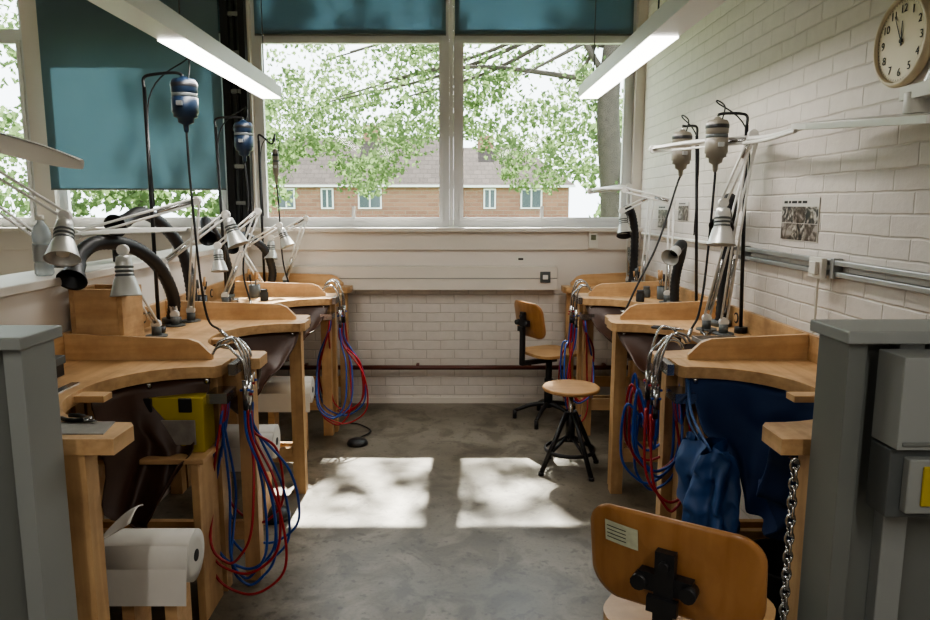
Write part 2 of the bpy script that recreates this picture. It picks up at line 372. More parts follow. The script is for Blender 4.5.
s=B('industrial_socket').box((1.0,1.54,.88),(1.30,1.62,1.045),'greyd').box((1.03,1.515,.90),(1.25,1.54,1.03),'greyl')
s.box((1.06,1.508,.92),(1.18,1.516,1.015),'yellow').box((1.08,1.502,.945),(1.16,1.509,.995),'greyl').done(.006)
B('sponge').box((-1.18,1.63,ZP+.031),(-1.115,1.67,ZP+.06),'green').done(.008)

# ------------------------------------------------------------ aprons
def apron(sd,xf,y0,y1,depth,k,seed=0,name='leather_apron',fold=.018,u0=0,u1=1):
    yc=(y0+y1)/2; ry=(y1-y0)/2-.13; rx=.37
    def fn(u,v):
        u=u0+(u1-u0)*u
        t=math.pi*u; 
        ax=xf+sd*(.03+rx*math.sin(t)); ay=yc-ry*math.cos(t)
        cx=xf+sd*(.16); cy=yc
        q=v**1.2
        x=ax+(cx-ax)*q*.7; y=ay+(cy-ay)*q*.65
        z=ZT-.05-depth*math.sin(v*math.pi/2)*(.5+.5*math.sin(t))
        n=noise.noise(V((x*7+seed,y*7,z*7)))*fold*min(1,v*3)
        f=math.sin(u*26+seed+noise.noise(V((u*4,v*2,seed)))*3)*fold*.55*min(1,v*2)
        return V((x+n+f*math.sin(t)*sd,y+n-f*math.cos(t),z+n))
    a=B(name).grid(fn,56,20,k)
    for u in(.03,.5,.97):
        p=fn(u,0); a.cyl(p+V((0,0,.004)),p+V((0,0,-.02)),.012,'steel',10)
    return a.done(solid=.004,normals=False)
apron(-1,FL[0],1.8,2.8,.58,'leather',seed=1,u0=.60,u1=.99,fold=.04)
apron(-1,FL[1],2.8,3.8,.34,'leather',seed=2)
apron(-1,FL[2],3.8,4.8,.30,'leather',seed=3)
apron(1,FR[0],1.8,2.8,.46,'bluec',seed=4,name='blue_cloth_apron',fold=.045)
apron(1,FR[1],2.8,3.8,.30,'leather',seed=5)
apron(1,FR[2],3.8,4.8,.30,'leather',seed=6)

# ------------------------------------------------------------ torch hoses
def hoses(sd,xf,y,bottom,spread,n=5,seed=0):
    r=random.Random(seed); h=B('gas_torch_hose_set')
    o=-sd
    h.box((xf+o*.003 if o>0 else xf-.03,y-.09,ZT-.04),(xf+.03 if o>0 else xf-.003,y+.09,ZT+.004),'steel')
    xs=xf+o*.018
    for i in range(n):
        yy=y-.08+.16*i/(n-1)
        hh=ZT+.10+r.uniform(-.03,.03)
        base=V((xs+o*(.02+r.uniform(0,.03)),yy,ZT-.14+r.uniform(-.03,.02)))
        h.tube([base,base+V((0,0,.13)),(xs+o*.01,yy,hh-.03),(xs-o*.02,yy+r.uniform(-.01,.01),hh),(xs-o*.06,yy,hh-.012),(xs-o*.075,yy,hh-.035)],.0055,'steel',8,6)
        h.cyl(base+V((0,0,-.01)),base+V((0,0,.07)),.011,'steel',12); h.cyl(base+V((0,0,-.05)),base+V((0,0,-.01)),.010,'black',10)
        h.cyl(base+V((-.02,0,.03)),base+V((.02,0,.03)),.005,'red' if i%2 else 'blue',8)
        for j in(0,1):
            if i==n-1 and j: continue
            k='red' if (i+j)%2 else 'blue'
            bz=bottom+r.uniform(0,.5)**1.5*.6; sp=spread*r.uniform(.35,1.); dy=r.uniform(-.16,.10)
            s0=base+V((o*.004*(1 if j else -1),.007*(1 if j else -1),-.05))
            inn=r.uniform(.0,.10)
            pts=[s0,s0+V((o*.01,0,-.12)),(xf+o*(.03+sp*.7),yy+dy*.5,bz+.34),(xf+o*(.02+sp*.85),yy+dy,bz+.12),(xf+o*(sp*.6),yy+dy*1.1,bz+.02),(xf+o*(sp*.25-inn*.3),yy+dy*1.2,bz),
                 (xf-o*(.02+inn*.8),yy+dy,bz+.09),(xf-o*(.03+inn),y+r.uniform(-.06,.06),bz+.34),(xf-o*.02,y+.1*(i/n-.5)-.09,ZT-.22),(xf-o*.01,y+.1*(i/n-.5)-.07,ZT-.12)]
            h.tube(pts,.0056,k,8,8)
    h.box((xf-.07 if o>0 else xf-.01,y-.14,ZT-.14),(xf+.01 if o>0 else xf+.07,y-.02,ZT-.10),'steel')
    h.done()
hoses(-1,-.89,2.76,.05,.25,5,1)
hoses(1,.86,2.76,.38,.18,5,2)
hoses(-1,-.83,4.75,.10,.25,4,3)
hoses(1,.86,4.75,.12,.13,4,4)

# ------------------------------------------------------------ seats
def rot(ax,a): return Matrix.Rotation(a,4,ax)
def chair(loc,yaw,zs=.5,zb=.88,kb='ply',ks='plyl',bw=.40,bh=.24):
    c=B('workshop_chair')
    def rr(w,d,r,n=6):
        P=[]
        for cx,cy,a0 in((w/2-r,d/2-r,0),(-w/2+r,d/2-r,90),(-w/2+r,-d/2+r,180),(w/2-r,-d/2+r,270)):
            for i in range(n+1):
                a=math.radians(a0+90*i/n); P.append((cx+r*math.cos(a),cy+r*math.sin(a)))
        return P
    c.prism(rr(.38,.36,.09),zs-.02,zs,ks)
    P=rr(bw,bh,.07,8)
    def place(x,z,t):
        y=-.20+.9*x*x
        return V((x,y-(z)*.18+t,zb-bh/2+z))
    rings=[]
    for t in(0,-.014):
        cen=c.bm.verts.new(place(0,0,t)); rs=[]
        for q in(.25,.5,.75,.93,1.):
            rs.append([c.bm.verts.new(place(x*q,z*q,t if q<.99 else t*.7-.002)) for x,z in P])
        rings.append((cen,rs))
    n=len(P); fs=[]
    for cen,rs in rings:
        for i in range(n): fs.append(c.bm.faces.new([cen,rs[0][i],rs[0][(i+1)%n]]))
        for a,b in zip(rs,rs[1:]):
            for i in range(n): fs.append(c.bm.faces.new([a[i],b[i],b[(i+1)%n],a[(i+1)%n]]))
    a=rings[0][1][-1]; b=rings[1][1][-1]
    for i in range(n): fs.append(c.bm.faces.new([a[i],a[(i+1)%n],b[(i+1)%n],b[i]]))
    c._f(fs,kb,True)
    zc=zb-bh*.55
    c.box((-.022,-.25,zs-.08),(.022,-.228,zc+.07),'black')
    c.box((-.06,-.245,zc-.03),(.06,-.217,zc+.012),'black')
    for x in(-.055,.055): c.cyl((x,-.225,zc-.01),(x,-.262,zc-.01),.018,'black',12)
    c.box((-.034,-.262,zc-.07),(.034,-.245,zc-.035),'black')
    c.cyl((0,-.24,zc+.04),(0,-.262,zc+.04),.012,'black',10)
    c.box((-.02,-.25,zs-.085),(.02,.06,zs-.055),'black')
    c.box((-.10,-.09,zs-.03),(.10,.09,zs-.021),'black')
    c.cyl((0,0,.1),(0,0,zs-.03),.024,'black'); c.cyl((0,0,.1),(0,0,zs*.6),.032,'black')
    for i in range(5):
        a=2*math.pi*i/5+.3; e=V((.25*math.cos(a),.25*math.sin(a),.045))
        c.tube([(0,0,.13),V((e.x*.5,e.y*.5,.11)),V((e.x,e.y,.06))],(.020,.013),'black',8,4); c.cyl(e+V((0,0,.02)),(e.x,e.y,0),.016,'black')
    if bw>.38:
        c.grid(lambda u,v:place(-.155+.085*u,.03+.055*v,-.0165),4,4,'sticker')
        for i in range(4):
            c.grid(lambda u,v:place(-.15+.05*u,.04+.01*i+.0025*v,-.0172),3,1,'dark')
    return c.done(mtx=Matrix.Translation(V(loc))@rot('Z',yaw))
chair((.60,1.66,0),math.radians(-33),.58,.905,bw=.40,bh=.25)
chair((.70,5.10,0),math.radians(-62),.53,.91,kb='ply',bw=.36,bh=.26)
s=B('round_stool')
s.lathe((0,0,.495),(0,0,1),[(.155,0),(.17,.006),(.172,.02),(.165,.027),(.15,.024)],'plys',36)
s.cyl((0,0,.18),(0,0,.495),.014,'steel',12); s.cyl((0,0,.2),(0,0,.36),.028,'black',14); s.cyl((0,0,.47),(0,0,.494),.06,'black',20)
for i in range(4):
    a=math.pi/2*i+.5; c_,s_=math.cos(a),math.sin(a)
    s.tube([(.03*c_,.03*s_,.36),(.21*c_,.21*s_,.012)],.015,'black',8,smooth=False)
    s.tube([(.03*c_,.03*s_,.2),(.15*c_,.15*s_,.12)],.010,'black',8,smooth=False)
    s.cyl((.21*c_,.21*s_,0),(.21*c_,.21*s_,.02),.017,'rubber')
s.lathe((0,0,.12),(0,0,1),[(.145,0),(.155,.0),(.155,.02),(.145,.02)],'black',28,cap=False)
s.done(mtx=Matrix.Translation((.70,4.1,0)))

# ------------------------------------------------------------ desk equipment
def flex(base,top,motor,k='motor',shaft=None,S=1.1):
    f=B('pendant_drill'); b=V(base); t=V(top); m_=V(motor)
    f.cyl(b,b+V((0,0,.03)),.03,'black'); f.cyl(b+V((0,0,.03)),(t.x,t.y,t.z-.05),.009,'black')
    f.tube([(t.x,t.y,t.z-.06),(t.x,t.y,t.z-.01),t+(m_-t)*.25+V((0,0,.012)),t+(m_-t)*.8+V((0,0,.03)),(m_.x,m_.y,t.z+.0)],.007,'black')
    top_=V((m_.x,m_.y,t.z)); mz=m_.z
    f.cyl(top_,(m_.x,m_.y,mz),.004,'steel',8)
    pr=[(.012,-.02),(.02,-.01),(.040,-.004),(.047,.01),(.048,.055),(.041,.06),(.041,.075),(.048,.08),(.048,.145),(.043,.15),(.043,.165),(.030,.17),(.028,.19),(.014,.20),(.012,.225),(.008,.235)]
    f.lathe((m_.x,m_.y,mz),(0,0,-1),[(r*S if r>.02 else r,t_) for r,t_ in pr],k,20)
    f.lathe((m_.x,m_.y,mz),(0,0,-1),[(.0455*S,.06),(.0465*S,.062),(.0465*S,.073),(.0455*S,.075)],'greyd',20,cap=False)
    f.lathe((m_.x,m_.y,mz),(0,0,-1),[(.0484*S,.015),(.0494*S,.018),(.0494*S,.030),(.0484*S,.033)],'black',20,cap=False)
    f.box((m_.x-.012,m_.y-.063*S,mz-.12),(m_.x+.012,m_.y-.045,mz-.10),'galv')
    f.tube([(m_.x+.02,m_.y,mz),(m_.x+.03,m_.y,mz+.07),(m_.x,m_.y+.02,mz+.09),(t.x+.015,t.y+.01,t.z-.1),(t.x+.012,t.y,t.z-.6)],.0035,'rubber',6)
    if shaft:
        f.tube([(m_.x,m_.y,mz-.23)]+[V(p) for p in shaft],.006,'rubber',8)
        e=V(shaft[-1]); d=(e-V(shaft[-2])).normalized(); f.cyl(e,e+d*.09,.009,'steel',10)
    f.done()
flex((-1.45,3.38,ZT+.0),(-1.44,3.36,2.19),(-1.255,3.36,2.17),shaft=[(-1.25,3.36,1.7),(-1.22,3.34,1.25),(-1.2,3.36,1.05),(-1.15,3.36,1.0)],S=1.25)
flex((-1.48,4.50,ZT),(-1.48,4.45,2.13),(-1.31,4.45,2.10),shaft=[(-1.30,4.45,1.6),(-1.34,4.42,1.2),(-1.3,4.4,1.0)],S=1.2)
flex((-1.45,5.3,ZT),(-1.45,5.3,2.12),(-1.33,5.3,1.99),'motorg',shaft=[(-1.32,5.3,1.6),(-1.3,5.28,1.2),(-1.25,5.25,1.0)],S=.5)
flex((1.40,3.38,ZT),(1.37,3.38,2.02),(1.24,3.40,1.99),'motorg',shaft=[(1.24,3.4,1.7),(1.23,3.42,1.3),(1.20,3.4,1.08),(1.16,3.38,1.0)],S=1.1)
flex((1.40,4.02,ZT),(1.34,3.98,2.03),(1.25,3.95,1.99),'motorg',shaft=[(1.23,3.95,1.7),(1.13,3.9,1.4),(1.0,3.84,1.15),(.93,3.82,1.0)],S=1.1)

def extractor(pts,base=True,r=.03,noz=None):
    e=B('fume_extraction_arm')
    P=[V(p) for p in pts]
    e.tube(P,r,'rubber',14,14,rib=.10)
    if base: e.cyl(P[0]-V((0,0,.0)),P[0]+V((0,0,.03)),r*1.5,'greyd',18)
    d=(P[-1]-P[-2]).normalized()
    e.lathe(P[-1],d,[(r*1.05,-.02),(r*1.1,.02),(r*1.7,.07),(r*1.75,.075),(r*1.6,.065),(r*.9,.03)],'alu' if noz else 'black',20,cap=False)
    e.done()
extractor([(-1.50,3.66,ZT),(-1.46,3.60,1.12),(-1.44,3.4,1.30),(-1.47,3.2,1.41),(-1.53,3.02,1.44),(-1.55,2.9,1.40),(-1.54,2.84,1.35)],r=.033)
extractor([(-1.50,3.95,ZT),(-1.50,3.95,1.15),(-1.52,3.9,1.35),(-1.56,3.75,1.50),(-1.60,3.6,1.56),(-1.62,3.45,1.52)],r=.033)
extractor([(-1.52,4.65,ZT),(-1.50,4.65,1.1),(-1.52,4.6,1.3),(-1.56,4.5,1.46),(-1.54,4.35,1.50),(-1.50,4.26,1.44)])
extractor([(-1.38,5.2,ZT),(-1.36,5.2,1.12),(-1.40,5.15,1.28),(-1.50,5.1,1.37),(-1.54,5.0,1.38),(-1.54,4.9,1.34)])
extractor([(1.38,3.58,ZT),(1.385,3.58,1.2),(1.385,3.56,1.45),(1.37,3.52,1.60),(1.33,3.44,1.62),(1.29,3.38,1.55)],r=.033)
extractor([(1.36,4.3,ZT),(1.36,4.3,1.15),(1.37,4.25,1.3),(1.34,4.15,1.37),(1.28,4.08,1.33)],noz=1)
extractor([(1.32,5.2,ZT),(1.33,5.2,1.2),(1.32,5.18,1.42),(1.27,5.12,1.56),(1.21,5.05,1.55),(1.2,5.0,1.45)])

def tlamp(base,elbow,wrist,hd,kind='bell',ka='white',size=1.,name='desk_lamp',clamp=True,headvec=None,wd_=.045):
    l=B(name); b=V(base); e=V(elbow); w=V(wrist)
    if clamp:
        l.cyl(b,b+V((0,0,.05)),.022,'greyd'); l.cyl(b+V((0,0,.0)),b+V((0,0,.008)),.05,'greyd',20)
        b2=b+V((0,0,.06))
    else: b2=b
    for p,q in((b2,e),(e,w)):
        s=(V((0,0,1)) if abs((q-p).normalized().z)<.7 else V((1,0,0)))*.014
        l.cyl(p+s,q+s,.006,ka,8); l.cyl(p-s,q-s,.006,ka,8)
        l.cyl(p+(q-p)*.05,p+(q-p)*.35,.008,'steel',8)
    for p in(b2,e,w):
        l.cyl(p+V((0,-.012,0)),p+V((0,.012,0)),.022,ka,14)
    d=V(hd).normalized()
    if kind=='bell':
        k='alu'; z=size
        l.cyl(w,w+d*.03,.01,ka,8)
        l.lathe(w+d*.02,d,[(.012*z,0),(.026*z,.008),(.03*z,.03*z),(.03*z,.075*z),(.038*z,.09*z),(.055*z,.15*z),(.057*z,.152*z),(.052*z,.145*z),(.034*z,.095*z),(.01*z,.09*z)],k,24,cap=False)
        for q in(.04,.055,.07): l.lathe(w+d*.02,d,[(.031*z,q*z),(.033*z,(q+.003)*z),(.033*z,(q+.006)*z),(.031*z,(q+.009)*z)],'greyd',20,cap=False)
        l.lathe(w+d*(.02+.09*z),d,[(.012*z,0),(.022*z,.02*z),(.02*z,.045*z),(.004*z,.05*z)],'whitep',14)
    else:
        L=V(headvec); W=d.cross(L).normalized()*wd_*size; U=L.cross(W).normalized()*.012*size
        if U.z<0: U=-U
        f=lambda u:math.sin(math.pi*min(.98,max(.02,u)))**.35
        l.grid(lambda u,v:w+L*u+W*(2*v-1)*f(u)+U*(1-(2*v-1)**2)*(1+.8*math.sin(math.pi*u)),16,6,ka)
        l.grid(lambda u,v:w+L*u+W*(2*v-1)*f(u)-U*.3,16,6,ka)
    return l.done()
tlamp((-1.72,2.48,1.316),(-1.84,2.66,1.80),(-1.49,2.70,1.56),(.15,-.5,-.85),size=1.1)
tlamp((-1.42,3.28,ZT),(-1.45,3.15,1.22),(-1.345,2.84,1.42),(.05,-.1,-1),size=1.1)
tlamp((-1.42,3.72,ZT),(-1.26,3.45,1.62),(-1.66,3.08,1.47),(0,0,-1),'flat',headvec=(.50,-.02,.02),size=1.)
tlamp((-1.45,3.58,ZT),(-1.54,3.7,1.30),(-1.20,3.7,1.55),(.4,-.1,-1))
tlamp((-1.44,4.35,ZT),(-1.20,4.3,1.56),(-1.42,4.2,1.36),(.1,-.2,-1),size=.9)
tlamp((-1.35,4.9,ZT),(-1.50,4.9,1.3),(-1.22,4.9,1.46),(.4,-.1,-1),size=.9)
tlamp((-1.30,5.35,ZT),(-1.12,5.3,1.5),(-1.36,5.2,1.36),(0,-.2,-1),size=.9)
tlamp((-1.83,3.25,1.316),(-2.05,2.9,1.72),(-1.95,2.62,1.90),(0,-.55,-.85),'flat',headvec=(.56,.04,-.15),size=1.5)
tlamp((1.30,3.34,ZT),(1.36,3.28,1.92),(1.235,3.26,1.61),(-.05,-.15,-1),size=1.15)
tlamp((1.26,3.46,ZT),(1.38,3.30,1.90),(1.08,3.9,1.90),(0,0,-1),'flat',headvec=(.26,-.35,0.02))
tlamp((1.36,4.45,ZT),(1.38,4.5,1.62),(1.12,4.7,1.70),(0,-.1,-1),'flat',headvec=(-.18,.15,.0))
tlamp((1.30,4.85,ZT),(1.36,4.9,1.66),(1.17,4.95,1.56),(.1,-.2,-1),size=.9)
tlamp((1.32,5.30,ZT),(1.30,5.3,1.74),(1.0,5.25,1.70),(0,-.1,-1),'flat',headvec=(.25,-.1,.03))
w=B('led_panel_lamp')
tf=lambda x,y,z:V((x,y,z+(y-2.65)*.075+(x-1.1)*.10))
w.prism([(1.06,1.62),(1.40,1.62),(1.40,2.35),(1.34,2.66),(1.26,2.70),(1.12,2.3)],1.862,1.882,'white',fn=tf)
w.prism([(1.12,1.66),(1.37,1.66),(1.37,2.3),(1.30,2.55),(1.16,2.3)],1.859,1.862,'whitep',fn=tf)
w.tube([(1.29,2.66,1.885),(1.30,2.95,1.88),(1.34,3.28,1.90)],.010,'white',8)
w.tube([(1.26,2.66,1.87),(1.28,2.95,1.865),(1.32,3.28,1.88)],.008,'white',8)
w.cyl((1.33,2.08,1.86),(1.33,2.08,1.92),.035,'whitep'); w.box((1.30,1.95,1.90),(1.45,2.12,1.94),'whitep'); w.cyl((1.33,2.02,1.92),(1.33,1.98,1.98),.03,'alu')
w.box((1.43,1.92,1.86),(1.455,2.14,1.96),'whitep')
w.done(.002)

# ------------------------------------------------------------ right wall things
c=B('wall_clock')
CY,CZ=2.345,2.12
mtx=Matrix(((0,0,-1,XR-.001),(-1,0,0,CY),(0,1,0,CZ),(0,0,0,1)))
o=V((XR-.001,CY,CZ)); d=V((-1,0,0))
c.lathe(o,d,[(.128,0),(.142,.008),(.145,.022),(.138,.034),(.128,.036),(.126,.026)],'clockr',48,cap=False)
c.lathe(o,d,[(.128,0),(.128,.024)],'clockf',48)
for i in range(12):
    a=math.radians(90-30*(i+1)); c.text(str(i+1),.036,mtx@Matrix.Translation((.098*math.cos(a),.098*math.sin(a),.0255)),'dark')
for i in range(60):
    a=math.radians(6*i); m4=mtx@Matrix.Rotation(a,4,'Z')
    ps=[m4@V(q) for q in((.118,-.0008,.0255),(.123,-.0008,.0255),(.123,.0008,.0255),(.118,.0008,.0255))]
    c._f([c.bm.faces.new([c.bm.verts.new(q) for q in ps])],'dark')
for a,l,wd,z in((91,.062,.004,.027),(116,.092,.003,.028)):
    m4=mtx@Matrix.Rotation(math.radians(a),4,'Z')
    ps=[m4@V(q) for q in((-.015,-wd,z),(l,-wd*.5,z),(l,wd*.5,z),(-.015,wd,z))]
    c._f([c.bm.faces.new([c.bm.verts.new(q) for q in ps])],'dark')
c.cyl(o+d*.025,o+d*.030,.007,'dark',12)
c.done(normals=False)
t=B('cable_trunking')
t.box((XR-.035,1.8,1.375),(XR-.001,3.56,1.395),'galv').box((XR-.03,1.8,1.332),(XR-.001,3.56,1.352),'galv')
for y in(2.0,2.62,3.45): t.box((XR-.038,y,1.325),(XR-.0005,y+.025,1.402),'galv')
t.cyl((XR-.02,3.56,1.385),(XR-.02,5.4,1.385),.011,'whitep',10)
t.done(.003)
s=B('wall_socket'); s.box((XR-.06,2.66,1.32),(XR-.040,2.76,1.40),'whitep').box((XR-.075,2.68,1.335),(XR-.06,2.73,1.385),'whitep')
s.tube([(XR-.05,2.70,1.32),(XR-.045,2.71,1.2),(XR-.04,2.72,1.1)],.005,'whitep',8).done(.003)
def poster(y0,y1,z0,z1,grid=(3,2),hdr=.2,seed=0):
    x=XR-.004
    q=B('wall_poster').box((x,y0,z0),(XR-.001,y1,z1),'paper')
    ny,nz=grid; W=(y1-y0)*.98/ny; Hh=(z1-z0)*(1-hdr)*.99/nz
    for i in range(ny):
        for j in range(nz):
            a=y0+(y1-y0)*.01+W*i; b_=z0+(z1-z0)*.01+Hh*j
            q.box((x-.0006,a+.001,b_+.001),(x,a+W-.001,b_+Hh-.001),'photo' if (i+j)%2 else 'photo2')
    y=y1-(y1-y0)*.06
    for wl in(.10,.06,.14,.09,.12):
        y2=y-(y1-y0)*wl; q.box((x-.0006,y2,z1-(z1-z0)*hdr*.65),(x,y,z1-(z1-z0)*hdr*.35),'dark'); y=y2-(y1-y0)*.03
    q.done(normals=False)
poster(2.82,3.14,1.45,1.63,seed=3); poster(4.82,5.05,1.44,1.60,(2,2),seed=5); poster(1.9,2.10,1.44,1.62,(2,2),seed=6)
poster(4.4,4.6,1.50,1.62,(2,1),seed=8)

# ------------------------------------------------------------ small things
b=B('water_bottle')
b.lathe((-1.67,2.84,1.316),(0,0,1),[(.02,.002),(.030,0),(.036,.01),(.035,.05),(.032,.055),(.036,.06),(.036,.13),(.032,.135),(.036,.14),(.036,.165),(.028,.195),(.013,.215),(.013,.225)],'clear',20)
b.lathe((-1.67,2.84,1.376),(0,0,1),[(.0365,0),(.0365,.065)],'galv',20,cap=False)
b.lathe((-1.67,2.84,1.541),(0,0,1),[(.015,0),(.015,.018)],'whitep',16).done()
b=B('wooden_box').box((-1.575,2.83,ZT+.001),(-1.555,3.02,ZT+.28),'wood').box((-1.38,2.83,ZT+.001),(-1.36,3.02,ZT+.28),'wood')
b.box((-1.555,2.83,ZT+.001),(-1.38,2.85,ZT+.28),'woodx').box((-1.555,3.0,ZT+.001),(-1.38,3.02,ZT+.28),'woodx').box((-1.555,2.85,ZT+.001),(-1.38,3.0,ZT+.01),'wood').done(.002)
b=B('anvil_block').box((-1.54,2.40,ZT),(-1.44,2.52,ZT+.05),'black').box((-1.55,2.42,ZT+.05),(-1.42,2.50,ZT+.08),'greyd').cyl((-1.49,2.46,ZT+.08),(-1.49,2.46,ZT+.13),.03,'black').done(.003)
def tool(x,y,a,L=.16,k='black'):
    t=B('pliers'); c_,s_=math.cos(a),math.sin(a)
    def P(u,v,z=.008): return (x+u*c_-v*s_,y+u*s_+v*c_,ZT+z)
    t.tube([P(0,.004),P(L*.4,.022),P(L*.7,.014)],.0065,k,8,5); t.tube([P(0,-.004),P(L*.4,-.022),P(L*.7,-.014)],.0065,k,8,5)
    t.cyl(P(0,0,.001),P(0,0,.016),.012,'steel',12); t.cyl(P(0,.002),P(-L*.3,.002),.006,'steel',8,r2=.003); t.done()
tool(-1.06,1.95,2.8,.12); tool(1.2,3.3,1.2); tool(1.05,3.86,.3); tool(-1.1,3.9,.2); tool(1.1,3.45,2.6); tool(-1.2,3.0,1.9)
def pot(x,y,seed,k='greyd'):
    r=random.Random(seed); q=B('tool_pot').lathe((x,y,ZT),(0,0,1),[(.034,0),(.036,.004),(.038,.085),(.034,.085),(.032,.01)],k,20)
    for i in range(7):
        a=r.uniform(0,6.28); e=V((x+.035*math.cos(a),y+.035*math.sin(a),ZT+r.uniform(.15,.2))); s0=V((x+.012*math.cos(a),y+.012*math.sin(a),ZT+.012))
        q.cyl(s0,e,.003,'steel',6); q.cyl(e-(e-s0)*.3,e,.0075,r.choice(['woodz','black','greyd','plyl']),8)
    q.done()
pot(-1.50,3.14,1); pot(-1.52,4.15,2,'black'); pot(-1.36,4.72,3); pot(1.38,4.62,5); pot(1.3,4.98,6)
t=B('steel_ruler').box((-1.35,2.20,ZT),(-1.32,2.40,ZT+.003),'steel').done()
t=B('bench_mat').prism([(-.96,1.84),(-1.18,1.84),(-1.15,1.94),(-.98,1.95)][::-1],ZT,ZT+.003,'leadtray').done()
t=B('tool_tray').box((1.10,3.02,ZT),(1.30,3.2,ZT+.006),'leadtray')
for lo,hi in(((1.10,3.02),(1.105,3.2)),((1.295,3.02),(1.30,3.2)),((1.105,3.02),(1.295,3.025)),((1.105,3.195),(1.295,3.2))): t.box((*lo,ZT+.006),(*hi,ZT+.02),'leadtray')
t.done()
t=B('paper_sheet').grid(lambda u,v:V((1.0+.18*u-.03*v,3.9+.05*u+.16*v,ZT+.003+.004*math.sin(u*3+v))),6,6,'paper').done(solid=.001)
for x,y,k in((1.2,4.5,'dark'),(-1.3,4.1,'steel'),(1.3,4.72,'greyd'),(-1.25,4.55,'dark')):
    t=B('small_jar').lathe((x,y,ZT),(0,0,1),[(.025,0),(.027,.005),(.027,.05),(.02,.06),(.022,.062),(.022,.075)],k,18).done()
for x,y,k in((-1.70,3.55,'dark'),(-1.66,4.2,'whitep')):
    t=B('small_jar').lathe((x,y,1.316),(0,0,1),[(.03,0),(.032,.005),(.032,.07),(.024,.08),(.026,.082),(.026,.10)],k,18).done()
b=B('tool_case').box((-1.24,2.58,.66),(-.96,2.70,.875),'yellow').box((-1.20,2.57,.82),(-1.15,2.58,.875),'black').box((-1.05,2.57,.82),(-1.0,2.58,.875),'black').box((-1.21,2.573,.69),(-.99,2.58,.79),'leadtray')
b.box((-1.53,2.50,.64),(-.94,2.71,.66),'woodx').box((-1.53,2.5,0),(-1.5,2.7,.64),'woodz').box((-.99,2.5,0),(-.96,2.7,.64),'woodz').done(.004)
def roll(x0,x1,y,z,r,ang=0):
    q=B('paper_roll'); q.lathe((x0,y,z),(1,0,0),[(.02,0),(r*.6,.001),(r,.003),(r,x1-x0-.003),(r*.6,x1-x0-.001),(.02,x1-x0)],'paper',32)
    q.lathe((x0-.002,y,z),(1,0,0),[(.02,0),(.02,x1-x0+.004)],'dark',16)
    q.box((x0+.05,y-r*.7,0),(x0+.09,y+r*.7,z-r*.75),'woodx').box((x1-.09,y-r*.7,0),(x1-.05,y+r*.7,z-r*.75),'woodx')
    q.grid(lambda u,v:V((x0+(x1-x0)*v,y+r*1.01*math.cos(1.4+u*1.6)-.0,z+r*1.01*math.sin(1.4+u*1.6)))if u<.6 else V((x0+(x1-x0)*v,y-r*1.0-(u-.6)*.05,z-(u-.6)*.3)),14,4,'paper')
    q.done()
roll(-1.14,-.86,2.18,.45,.085); roll(-1.25,-.90,3.40,.42,.085); roll(-1.25,-.92,4.4,.42,.085)
b=B('white_cloth').grid(lambda u,v:V((-1.34+.36*u,1.98+.10*v+.015*math.sin(u*9),.50+.16*u-.06*(1-u)*v+.02*math.sin(u*6+v*3)-.16*v*(1-u)*(1-u))),30,12,'paper').done(solid=.003,normals=False)
def bag(u,v):
    a=2*math.pi*u
    rx=.045+.03*math.sin(v*3); ry=.13+.04*v
    fold=.022*math.sin(7*a+v*3)+.016*math.sin(3*a-v*5)
    z=.38+(1-v)*.38-.05*math.sin(a)*v
    p=V((.90+(rx+fold)*math.cos(a),2.40+(ry+fold*.7)*math.sin(a)-.05*v,z))
    n=noise.noise(p*9)*.03+noise.noise(p*22)*.02
    return p+V((n,n,n*.6))
b=B('blue_plastic_bag').grid(bag,90,34,'blueb').tube([(.90,2.46,.74),(.89,2.58,.80),(.91,2.68,.93)],.006,'blueb').tube([(.90,2.36,.74),(.89,2.54,.82),(.91,2.67,.93)],.006,'blueb').done(normals=False)
b=B('waste_bin').lathe((1.2,2.35,0),(0,0,1),[(.12,0),(.125,.01),(.15,.33),(.157,.335),(.157,.345),(.145,.34),(.115,.02)],'rubber',28,cap=False)
b.cyl((1.2,2.35,0),(1.2,2.35,.012),.12,'rubber',28).done()
ch=B('steel_chain')
for i in range(22):
    z=.915-i*.026; a=(i%2)*math.pi/2; P=[]
    for j in range(9):
        t_=2*math.pi*j/8; P.append((.905+.011*math.cos(t_)*math.cos(a),1.783+.011*math.cos(t_)*math.sin(a)-.0,z+.018*math.sin(t_)))
    ch.tube(P,.0038,'steel',6,2)
ch.cyl((.905,1.81,.925),(.905,1.775,.925),.005,'steel').done()
f=B('foot_pedal').lathe((-.66,4.55,0),(0,0,1),[(.07,0),(.072,.01),(.06,.03),(.03,.04)],'black',24).tube([(-.66,4.61,.02),(-.60,4.8,.01),(-.70,4.95,.01),(-.78,4.98,.01)],.005,'rubber').done()
f=B('foot_pedal').lathe((-.93,3.42,0),(0,0,1),[(.08,0),(.082,.02),(.06,.05),(.03,.06)],'black',24).tube([(-.93,3.49,.02),(-1.0,3.6,.01),(-1.15,3.62,.01)],.005,'rubber').done()

